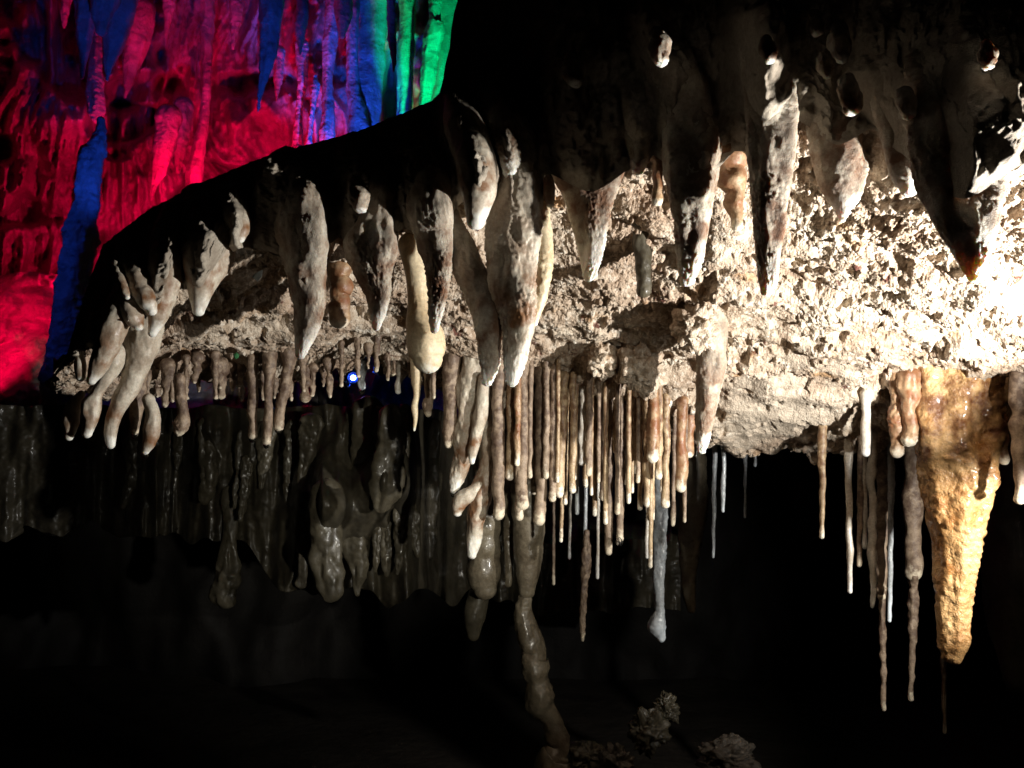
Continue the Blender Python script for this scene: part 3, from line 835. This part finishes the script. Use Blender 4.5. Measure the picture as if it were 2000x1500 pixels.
hang(1843, 1200, 1845, 1430, 7, 'straw_brown', "very dim thread behind the tip of the big amber stalactite", r1=3, d=3.2, group=G5, lump=0.3)
G6 = "dim thin straws in the dark beyond the mud patch"
hang(1396, 870, 1393, 1088, 5, 'straw_blue', "long dim bluish straw close to the mottled column", r1=3, d=2.95, group=G6)
hang(1414, 870, 1412, 998, 5, 'straw_blue', "brighter short bluish straw at the edge of the mud patch", r1=3.5, d=2.8, group=G6)
hang(1456, 870, 1455, 1010, 3.5, 'straw_blue', "faint hair-thin straw below the middle of the mud patch", r1=2.5, d=3.0, group=G6)
hang(1476, 870, 1475, 910, 3.5, 'straw_blue', "faintest stub straw under the mud patch rim", r1=2.5, d=2.9, group=G6)

# dim stalactites and columns beyond the curtain
G7 = "dim wet dripstones beyond the straw curtain"


def post(pts, d, label, name="stalactite", mat='wet', cat="stalactite", **kw):
    pts = np.array(pts, float)
    w = U(pts[:, 0], pts[:, 1], np.full(len(pts), d))
    kw.setdefault('around', 40); kw.setdefault('lump', 0.12); kw.setdefault('grit', 0.003); kw.setdefault('grit_f', 60)
    kw.setdefault('group', G7)
    return tube(name, np.concatenate([w, (pts[:, 2] * d / F)[:, None]], 1), M[mat], label, cat, **kw)


post([(960, 800, 30), (955, 920, 30), (950, 1010, 30), (945, 1080, 29), (944, 1130, 30), (946, 1150, 22)], 3.0, "dim ringed brown stalactite below the longest knobbly dripstone", mat='column', ring=0.16, ring_f=14)
post([(935, 1160, 20), (928, 1200, 22), (925, 1240, 12)], 3.1, "faint pinkish stub in the dark under the dim ringed stalactite", mat='wet')
post([(994, 850, 12), (995, 960, 12), (995, 1060, 11), (993, 1140, 7)], 2.95, "thin dim lumpy stalactite between two ringed ones", mat='column', lump=0.25)
post([(1035, 800, 34), (1035, 920, 34), (1034, 1000, 32), (1032, 1070, 28), (1030, 1120, 22), (1028, 1155, 15)], 2.9, "wet ringed brown stalactite meeting the tall stalagmite tip to tip", mat='column', ring=0.16, ring_f=15)
post([(1026, 1168, 12), (1022, 1195, 18), (1030, 1230, 21), (1040, 1262, 22), (1046, 1275, 19), (1042, 1285, 25), (1044, 1310, 27), (1048, 1328, 22), (1050, 1345, 27), (1056, 1372, 28),
      (1066, 1388, 22), (1078, 1405, 20), (1086, 1440, 24), (1090, 1458, 20), (1082, 1475, 28), (1078, 1530, 36), (1080, 1900, 60)][::-1], 2.9,
     "tall leaning stalagmite stacked in wet bulging segments", mat='column', name="stalagmite", cat="stalagmite", lump=0.17, grit=0.009, grit_f=55, group="stalagmites on the dark floor")
post([(1146, 1040, 6), (1145, 1100, 9), (1142, 1130, 8), (1139, 1180, 6), (1138, 1215, 6), (1138, 1250, 3)], 2.9, "greenish-grey needle hanging alone below the dense curtain", mat='straw_brown', lump=0.25)
post([(1292, 940, 14), (1289, 1040, 13), (1287, 1120, 12), (1287, 1175, 9), (1288, 1195, 9), (1284, 1225, 17), (1290, 1245, 10)], 3.0, "bluish-grey stalactite with a flared lumpy foot below the curtain", mat='straw_blue', lump=0.2)
post([(1352, 850, 26), (1354, 930, 28), (1356, 990, 28), (1350, 1040, 24), (1346, 1100, 18), (1345, 1150, 14), (1350, 1190, 8)], 3.2, "mottled olive-brown stalactite fading into the dark under the curtain's end", mat='column', ring=0.1, ring_f=10)
post([(2010, 700, 60), (2000, 900, 70), (1995, 1050, 72), (1990, 1200, 60), (1998, 1320, 40)], 3.6, "huge faint dark stalactite behind the amber one at the cave's dark side")

# ------------------------------------------------------------------ dark flowstone wall below the thin end
px3 = np.arange(-420, 1330, 3.0)
y3 = np.arange(792, 1170, 2.4)
PX3, Y3 = np.meshgrid(px3, y3)
topw = 796 + 6 * fbm(np.stack([PX3 / 60, PX3 * 0, PX3 * 0], -1), 2, 61)
topw = topw + 260 * sstep(850, 1050, PX3)
botw = 1040 + 125 * sstep(450, 560, PX3) + 30 * sstep(900, 1000, PX3) + 26 * fbm(np.stack([PX3 / 55, PX3 * 0, PX3 * 0], -1), 2, 66)
vv = np.linspace(0, 1, len(y3))[:, None]
Y3 = topw + vv * (botw - topw)
base_d = 3.7 - 0.15 * sstep(500, 760, PX3) + 0.75 * (1 - sstep(150, 430, PX3)) + 1.0 * sstep(790, 900, PX3)
W = U(PX3, Y3, base_d)
fl = fbm(W * np.array([5.5, 0.5, 1.1]), 4, 62)
ridge = 1 - np.abs(vnoise(W * np.array([8.5, 1, 1.6]) + 4, 63))
lobes = np.exp(-(((PX3 - 655) / 85) ** 2 + ((Y3 - 985) / 75) ** 2)) + 0.8 * np.exp(-(((PX3 - 760) / 55) ** 2 + ((Y3 - 930) / 60) ** 2))
off3 = (-0.12 * fl - 0.11 * ridge) * (0.25 + 0.75 * sstep(60, 330, PX3)) - 0.34 * lobes - 0.035 * fbm(W * np.array([13, 5, 5]), 2, 64) - 0.004 * fbm(W * 40, 2, 65)
W = U(PX3, Y3, base_d + off3)
tops = U(px3, np.full_like(px3, 800.0) + 0, np.full_like(px3, 6.8))
tops[:, 2] = W[0, :, 2] - 0.02
und = W[-1] + np.array([0, 0.5, 0.12]); und2 = W[-1] + np.array([0, 2.6, 0.5])
Wf = np.concatenate([tops[None], W, und[None], und2[None]], 0)
wall2 = mesh_from("flowstone_wall", Wf, grid_faces(*Wf.shape[:2])[:, ::-1], M['wall'], P(300, 1000, 3.8))
tag(wall2, "dim wet grey flowstone wall below the thin end of the ledge", "cave wall", kind="structure")

G8 = "wet drips on the dim flowstone wall"
drips = [([(400, 830, 15), (402, 880, 17), (406, 930, 18), (400, 975, 11), (368, 1008, 4)][:4], 3.5, "dim drip with a swollen middle on the flowstone wall beneath the crumbly stub"),
         ([(475, 850, 12), (470, 910, 11), (463, 955, 8), (458, 990, 4)], 3.45, "dim bent drip on the flowstone wall below three thin drips"),
         ([(482, 900, 12), (478, 960, 10), (470, 1015, 5)], 3.55, "thinner dim drip beside the joined flowstone column"),
         ([(450, 960, 14), (450, 1010, 15), (450, 1050, 13), (446, 1085, 17), (444, 1130, 24), (440, 1160, 28)], 3.7, "dim joined flowstone column widening at its foot"),
         ([(520, 840, 18), (518, 880, 16), (514, 920, 10), (510, 952, 4)], 3.4, "dim carrot-shaped drip under the middle of three thin drips"),
         ([(570, 830, 12), (567, 890, 11), (562, 940, 9), (560, 978, 5)], 3.4, "dim straight drip with a rounded end on the flowstone wall"),
         ([(608, 830, 24), (600, 880, 16), (590, 930, 8), (585, 958, 3)], 3.45, "dim wedge-shaped drip above the big flowstone lobe"),
         ([(720, 800, 28), (716, 850, 24), (708, 890, 20), (700, 920, 14)], 3.25, "wet leaning ridge of flowstone feeding the big lobe"),
         ([(765, 810, 22), (762, 860, 26), (758, 905, 30), (752, 950, 30), (745, 985, 18)], 3.2, "wet bulging ridge of flowstone under the cream needle"),
         ([(790, 800, 12), (792, 860, 10), (795, 920, 6)], 3.2, "thin wet drip behind the cream needle"),
         ([(848, 830, 14), (846, 890, 15), (842, 960, 17), (838, 1040, 16), (840, 1085, 8)], 3.3, "faint brownish drip in the dark beside the knotted cluster"),
         ([(596, 1000, 14), (592, 1060, 14), (592, 1110, 14), (590, 1138, 12)], 3.3, "outer hanging fold of the big flowstone lobe, cut off square"),
         ([(640, 960, 26), (636, 1020, 28), (640, 1090, 30), (645, 1150, 26)], 3.2, "broad square-ended fold of the big wet flowstone lobe"),
         ([(692, 960, 24), (694, 1020, 27), (697, 1080, 22), (698, 1125, 14), (698, 1160, 5)], 3.15, "shiny pointed fold of the big wet flowstone lobe"),
         ([(732, 990, 14), (738, 1040, 11), (735, 1090, 7), (733, 1115, 3)], 3.15, "slim pointed prong beside the shiny pointed fold"),
         ([(756, 1000, 13), (757, 1050, 12), (756, 1100, 10), (755, 1122, 5)], 3.18, "blunt prong in the row of four wet prongs"),
         ([(778, 1000, 12), (782, 1050, 12), (780, 1095, 8), (776, 1120, 4)], 3.18, "curved prong in the row of four wet prongs"),
         ([(803, 990, 12), (808, 1030, 13), (813, 1065, 9), (816, 1086, 4)], 3.18, "last and shortest prong in the row of four wet prongs"),
         ([(260, 850, 16), (262, 900, 15), (250, 960, 10), (240, 990, 5)], 3.6, "very faint drip on the flowstone wall under the bent wet finger"),
         ([(350, 850, 10), (348, 890, 9), (345, 915, 4)], 3.55, "short faint drip under the forked brown drip")]
def wall_d(x, y):
    a = int(np.clip(np.searchsorted(px3, x), 0, len(px3) - 1))
    b = int(np.argmin(np.abs(Y3[:, a] - y)))
    return float(W[b, a, 1])


for pts, d, lab in drips:
    d = float(np.median([wall_d(x, y) for x, y, r in pts])) - 0.09
    post(pts, d + 0.05, lab, group=G8, lump=0.3, lump_f=1.2, flute=0.08, ell=0.8, grit=0.002)

# dark rear wall closing the hollow behind the ledge
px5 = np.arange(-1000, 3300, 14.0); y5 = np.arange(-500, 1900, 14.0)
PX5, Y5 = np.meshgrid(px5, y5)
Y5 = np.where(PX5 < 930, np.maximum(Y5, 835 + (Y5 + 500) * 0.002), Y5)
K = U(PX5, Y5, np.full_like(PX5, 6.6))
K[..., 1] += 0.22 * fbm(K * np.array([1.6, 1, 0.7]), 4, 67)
rear = mesh_from("rear_wall", K, grid_faces(*K.shape[:2])[:, ::-1], M['shade_black'], P(1500, 900, 6.6))
tag(rear, "rear wall of the hollow beneath the ledge, painted shade-black", "cave wall", kind="structure")

# ------------------------------------------------------------------ floor and dim rocks
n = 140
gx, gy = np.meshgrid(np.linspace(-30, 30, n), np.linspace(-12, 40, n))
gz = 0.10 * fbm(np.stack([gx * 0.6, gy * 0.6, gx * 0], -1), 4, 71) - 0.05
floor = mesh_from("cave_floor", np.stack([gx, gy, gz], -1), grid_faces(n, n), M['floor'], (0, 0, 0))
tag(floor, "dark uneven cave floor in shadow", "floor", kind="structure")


rock(1150, 1480, 2.9, 42, 40, 34, "rounded greenish boulder beside the foot of the leaning stalagmite", 81)
rock(1265, 1430, 2.9, 40, 30, 48, "pale jagged slab leaning upright near the greenish boulder", 82)
rock(1300, 1385, 3.0, 26, 22, 30, "pale broken spike behind the leaning jagged slab", 83)
rock(1420, 1480, 2.8, 60, 45, 38, "crumbly brown boulder farthest from the leaning stalagmite", 84, 'floor')
rock(1205, 1490, 2.8, 34, 30, 36, "dark wedge of rock between the greenish boulder and the jagged slab", 85, 'floor')

# ------------------------------------------------------------------ the coloured hall behind
px4 = np.arange(-420, 1120, 3.0)
y4 = np.arange(-320, 960, 3.4)
PX4, Y4 = np.meshgrid(px4, y4)
B = U(PX4, Y4, np.full_like(PX4, 7.0))
wx = B + 0.25 * np.stack([fbm(B * 0.9, 2, 90), B[..., 0] * 0, B[..., 0] * 0], -1)
r1 = 1 - np.abs(vnoise(wx * np.array([2.2, 1, 0.35]), 91))
r2 = 1 - np.abs(vnoise(wx * np.array([6.0, 1, 0.8]), 92))
r3 = fbm(wx * np.array([17, 1, 2.4]), 3, 93)
hol = sstep(0.25, 0.6, fbm(B * np.array([1.3, 1, 1.9]) + 5, 3, 94))
off4 = 0.45 - 0.55 * r1 * r1 - 0.26 * r2 * r2 - 0.12 * r3 - 0.07 * fbm(B * np.array([13, 1, 8]), 4, 95, 0.6) + 0.5 * hol
off4 = off4 - 0.5 * fbm(B * 0.5 + 2, 2, 96)


def pit(cx, cy, sx, sy, a):
    return a * np.exp(-(((PX4 - cx) / sx) ** 2 + ((Y4 - cy) / sy) ** 2) ** 2)


off4 = off4 + pit(240, 180, 40, 35, 1.0) + pit(320, 165, 35, 22, 0.3) + pit(490, 165, 70, 22, 0.4) + pit(10, 290, 18, 26, 0.5) + pit(765, 200, 18, 90, 0.9)
B = U(PX4, Y4, 7.0 + off4)
hall = mesh_from("cave_wall", B, grid_faces(*B.shape[:2])[:, ::-1], M['hall'], P(400, 300, 7.0))
tag(hall, "fluted flowstone wall glowing red, blue and green behind the ledge", "cave wall", kind="structure")
cx_, cy_ = np.meshgrid(np.linspace(-9, 4, 90), np.linspace(4.2, 8.2, 40))
cz = CAMZ + 0.62 * cy_ + 0.5 + 0.25 * fbm(np.stack([cx_, cy_, cx_ * 0], -1), 4, 97)
ceil = mesh_from("cave_ceiling", np.stack([cx_, cy_, cz], -1), grid_faces(40, 90)[:, ::-1], M['hall'], (0, 0, 4))
tag(ceil, "rough cave ceiling over the coloured hall", "ceiling", kind="structure")

G9 = "stalactites hanging before the coloured wall"
hs = [  # points, depth, label
    ([(190, -330, 70), (178, -120, 40), (172, 0, 26), (166, 60, 18), (162, 110, 10), (160, 152, 3)], 5.2, "blue-lit stalactite, slimmer of the pair touching above the red wall"),
    ([(245, -330, 80), (240, -120, 50), (236, 0, 34), (228, 50, 28), (220, 95, 18), (212, 135, 8), (209, 156, 3)], 5.25, "blue-lit stalactite, broader of the pair touching above the red wall"),
    ([(215, -330, 60), (208, -60, 36), (200, 20, 22), (197, 60, 12)], 5.1, "dark blue blunt stalactite between the blue-lit pair"),
    ([(535, -330, 60), (532, -100, 38), (529, 0, 27), (527, 60, 22), (522, 110, 17), (514, 150, 10), (508, 185, 5), (504, 217, 2)], 5.3, "long blue stalactite with a violet edge and needle tip before the dark hollow"),
    ([(596, -330, 36), (593, -60, 16), (591, 0, 13), (588, 50, 13), (586, 80, 8), (586, 105, 3)], 5.9, "bright violet stalactite next to the long blue one"),
    ([(764, -300, 20), (764, 0, 9), (765, 30, 9), (766, 80, 8), (769, 115, 5), (769, 138, 2)], 5.8, "small violet stalactite hanging before the dark cleft beside the green flow"),
    ([(270, 20, 34), (264, 90, 24), (255, 140, 14), (248, 175, 6), (244, 190, 2)], 6.6, "short red stalactite over the black hollow"),
    ([(333, -60, 22), (330, 0, 14), (328, 30, 9), (325, 60, 4), (323, 72, 2)], 6.5, "thin pink-red stalactite high on the red wall"),
    ([(130, -40, 14), (128, 10, 9), (126, 40, 5), (125, 54, 2)], 6.6, "tiny dull red drip near the blue pair"),
    ([(330, 230, 26), (322, 280, 22), (312, 330, 14), (300, 365, 7), (295, 390, 2)], 6.4, "magenta stalactite with glittering knobs and a pointed tip"),
    ([(358, 210, 22), (352, 260, 20), (350, 300, 13), (348, 335, 5)], 6.5, "plain crimson stalactite beside the glittering magenta one"),
    ([(412, -300, 20), (405, 60, 12), (402, 180, 9), (396, 250, 11), (384, 310, 14), (378, 365, 16)], 6.35, "tall slim violet pillar running down the red wall"),
    ([(590, 90, 14), (590, 160, 10), (584, 220, 8), (580, 300, 12)], 6.3, "knotted violet pillar under the bright violet stalactite"),
    ([(545, 100, 12), (543, 150, 9), (541, 180, 4), (540, 196, 2)], 6.4, "little crimson drip right of the long blue needle tip".replace("right of", "beside")),
    ([(650, -300, 30), (650, 20, 16), (645, 90, 14), (641, 140, 10), (640, 200, 12), (640, 280, 16)], 6.4, "purple pillar with a pink flank among the blue flutes"),
    ([(685, -300, 30), (688, 40, 14), (688, 110, 11), (690, 180, 14), (702, 240, 20), (706, 270, 22)], 6.35, "blue and violet pillar flaring at its foot above the dark ledge"),
    ([(670, -300, 40), (672, 0, 18), (670, 40, 14), (668, 70, 6)], 6.1, "bright blue blunt stalactite above the purple pillar"),
    ([(735, -300, 60), (725, 0, 34), (722, 120, 30), (718, 200, 26), (716, 260, 26)], 6.5, "broad deep-blue flowstone pillar beside the dark cleft"),
    ([(190, 40, 5), (188, 80, 9), (186, 130, 13), (186, 180, 17), (188, 215, 16), (190, 232, 10)], 5.9, "dull red bottle-shaped pillar between the blue pair and the blue column"),
    ([(846, -300, 30), (850, 20, 12), (852, 50, 20), (842, 100, 17), (835, 160, 13), (828, 210, 12), (822, 260, 14)], 6.3, "brilliant green flowstone pillar beside the ledge's dark shoulder"),
    ([(795, -300, 40), (796, 20, 16), (792, 100, 18), (790, 180, 16), (788, 240, 14)], 6.5, "glittering green rippled pillar next to the brilliant green one"),
    ([(880, -300, 60), (872, 0, 34), (872, 100, 30), (862, 200, 26)], 6.9, "dull green smooth pillar half hidden by the ledge's dark shoulder"),
    ([(616, 150, 4), (615, 172, 9), (612, 200, 6), (606, 250, 5), (602, 300, 6)], 6.2, "thin olive pillar standing among red flutes"),
    ([(470, -200, 26), (462, 10, 14), (458, 60, 8), (455, 95, 3)], 6.5, "slim crimson stalactite before the long blue one"),
]
for pts, d, lab in hs:
    post(pts, d, lab, mat='hall', group=G9, lump=0.16, grit=0.014, grit_f=26, flute=0.07, flute_n=6)
post([(197, 236, 9), (196, 262, 12), (188, 285, 18), (178, 310, 24), (174, 350, 23), (171, 400, 24), (160, 425, 27), (155, 455, 30), (151, 500, 30), (143, 560, 31), (137, 620, 33),
      (130, 700, 36), (122, 800, 40), (115, 1000, 46)][::-1], 4.6, "tall blue-lit stalagmite with a narrow neck standing past the ledge's pointed end", name="stalagmite", cat="stalagmite", mat='hall',
     group="stalagmites in the coloured hall", lump=0.2, lump_f=1.4, grit=0.02, grit_f=30, ring=0.12, ring_f=5, around=64)
# glowing red mound and the shelf over it
u4, v4 = np.meshgrid(np.arange(-420, 420, 4.0), np.linspace(0, 1, 110))
ym = 560 + 60 * sstep(40, 420, u4) - 30 * sstep(-100, 60, u4) + v4 * 330
dm = 6.1 - 0.9 * v4 - 0.12 * np.abs(vnoise(np.stack([u4 / 90, v4 * 6, v4 * 0], -1), 98)) - 0.05 * fbm(np.stack([u4 / 30, v4 * 14, v4 * 0], -1), 3, 99)
Q = U(u4, ym, dm)
mound = mesh_from("flowstone_mound", Q, grid_faces(*Q.shape[:2])[:, ::-1], M['hall'], P(0, 800, 5.4))
tag(mound, "sloping mound of flowstone glowing bright red beside the blue-lit stalagmite", "flowstone mound")

# ------------------------------------------------------------------ small things
chip_m = plain("milky_quartz", (0.72, 0.84, 0.85), 0.25)
rs = np.random.RandomState(3)


def chip(px_, py_, d, r, label, mat, name, cat):
    c = U(px_, py_, d); k = r * d / F
    me = bpy.data.meshes.new(name)
    import bmesh
    bm = bmesh.new()
    bmesh.ops.create_icosphere(bm, subdivisions=1, radius=1)
    for v in bm.verts:
        v.co = Vector((v.co.x * k * (0.8 + 0.4 * rs.rand()), v.co.y * k * 0.6, v.co.z * k * (0.9 + 0.5 * rs.rand())))
    bm.to_mesh(me); bm.free()
    me.materials.append(mat)
    o = bpy.data.objects.new(name, me); o.location = c
    C.objects.link(o)
    tag(o, label, cat)
    return o


chip(503, 535, float(under_d(503, 535)) - 0.012, 13, "pale blue quartz chip stuck in the rubble under the lip", chip_m, "quartz_chip", "stone chip")
moss_m = plain("green_moss_speck", (0.03, 0.16, 0.05), 0.8)
chip(311, 661, float(under_d(311, 661)) - 0.02, 6, "tiny green moss speck beside the tip of the long cream finger", moss_m, "moss_speck", "moss")
chip(461, 695, float(under_d(461, 695)) - 0.02, 6, "tiny green moss speck in the middle of the crumbly rim", moss_m, "moss_speck", "moss")

drop_m = plain("water", (0.95, 0.97, 1.0), 0.02, trans=1.0)


def drop(px_, py_, d, r, label):
    u, v = np.meshgrid(np.linspace(0, 2 * math.pi, 20, endpoint=False), np.linspace(0.02, math.pi - 0.02, 14))
    k = r * d / F
    zz = np.cos(v); w = np.sin(v) * np.where(zz > 0, 1 - 0.45 * zz, 1)
    c = U(px_, py_, d)
    co = c + np.stack([np.cos(u) * w * k, np.sin(u) * w * k, zz * k * 1.25], -1)
    o = mesh_from("water_drop", co, grid_faces(14, 20, True)[:, ::-1], drop_m, tuple(c))
    tag(o, label, "water drop", "water drops on stalactite tips")


def ud(x, y):
    return float(under_d(x, y)) - 0.01


drop(493, 856, ud(494, 700), 7, "water drop on the first of three thin brown drips")
drop(520, 869, ud(528, 690), 6, "water drop on the longest of three thin brown drips")
drop(544, 839, ud(566, 690), 7, "water drop on the slanting brown drip")
drop(707, 762, ud(706, 715), 7, "water drop on the small drip beside the blue lamp")
drop(263, 849, float(front_d(265)) + 0.16, 7, "water drop under the bluish wet fingertip")
drop(283, 888, float(front_d(285)) + 0.12, 7, "water drop under the bent wet finger")
drop(886, 964, 2.56, 6, "water drop on the thick knotted pale dripstone")
drop(1210, 1058, ud(1215, 760), 7, "water drop on a dull brown curtain straw")

# small blue lamp seen through the gap under the ledge
dl = 4.4
lamp = bpy.data.objects.new("cave_spotlight", None)
lamp.location = P(690, 738, dl)
C.objects.link(lamp)
tag(lamp, "small glowing blue lamp shining through the gap under the ledge", "lamp")


def disc_body(name, prof, mat, parent):
    """turned shape facing the camera along -Y; prof: (y, r)"""
    th = np.linspace(0, 2 * math.pi, 28, endpoint=False)
    co = np.array([[(r * math.cos(a), y, r * math.sin(a)) for a in th] for y, r in prof]) + np.array(parent.location)
    return mesh_from(name, co, grid_faces(len(prof), 28, True), mat, tuple(parent.location), parent=parent)


k = dl / F
disc_body("housing", [(0.10, 0.001), (0.10, 9 * k), (0.0, 11 * k), (-0.012, 11.5 * k), (-0.012, 9.4 * k), (0.004, 8.7 * k)], plain("black_lamp_metal", (0.02, 0.02, 0.02), 0.4, 0.6), lamp)
disc_body("lens", [(-0.004, 5.4 * k), (-0.007, 3 * k), (-0.008, 0.0005)], plain("bright_lamp_glass", (0.3, 0.4, 0.8), 0.2, emit=(0.25, 0.45, 1.0), power=14), lamp)
disc_body("halo_ring", [(0.0, 7.4 * k), (-0.003, 6.4 * k), (-0.0035, 5.5 * k)], plain("blue_halo_glow", (0.02, 0.05, 0.5), 0.2, emit=(0.005, 0.05, 1.0), power=1.0), lamp)  # glowing ring added to imitate the blue halo around the lens
gl = bpy.data.lights.new("blue_lamp_light", 'SPOT'); gl.spot_size = math.radians(110); gl.spot_blend = 0.5; gl.energy = 5; gl.color = BLUE; gl.shadow_soft_size = 0.02
go = bpy.data.objects.new("blue_lamp_light", gl); go.location = P(700, 735, dl - 0.08); C.objects.link(go); aim(go, P(715, 728, dl + 0.3))

rock(745, 722, dl - 0.02, 17, 14, 13, "small rock bathed in blue light next to the little blue lamp", 91, 'hall')
rock(668, 752, dl - 0.05, 15, 14, 10, "low dark pebble in front of the little blue lamp", 92, 'hall')
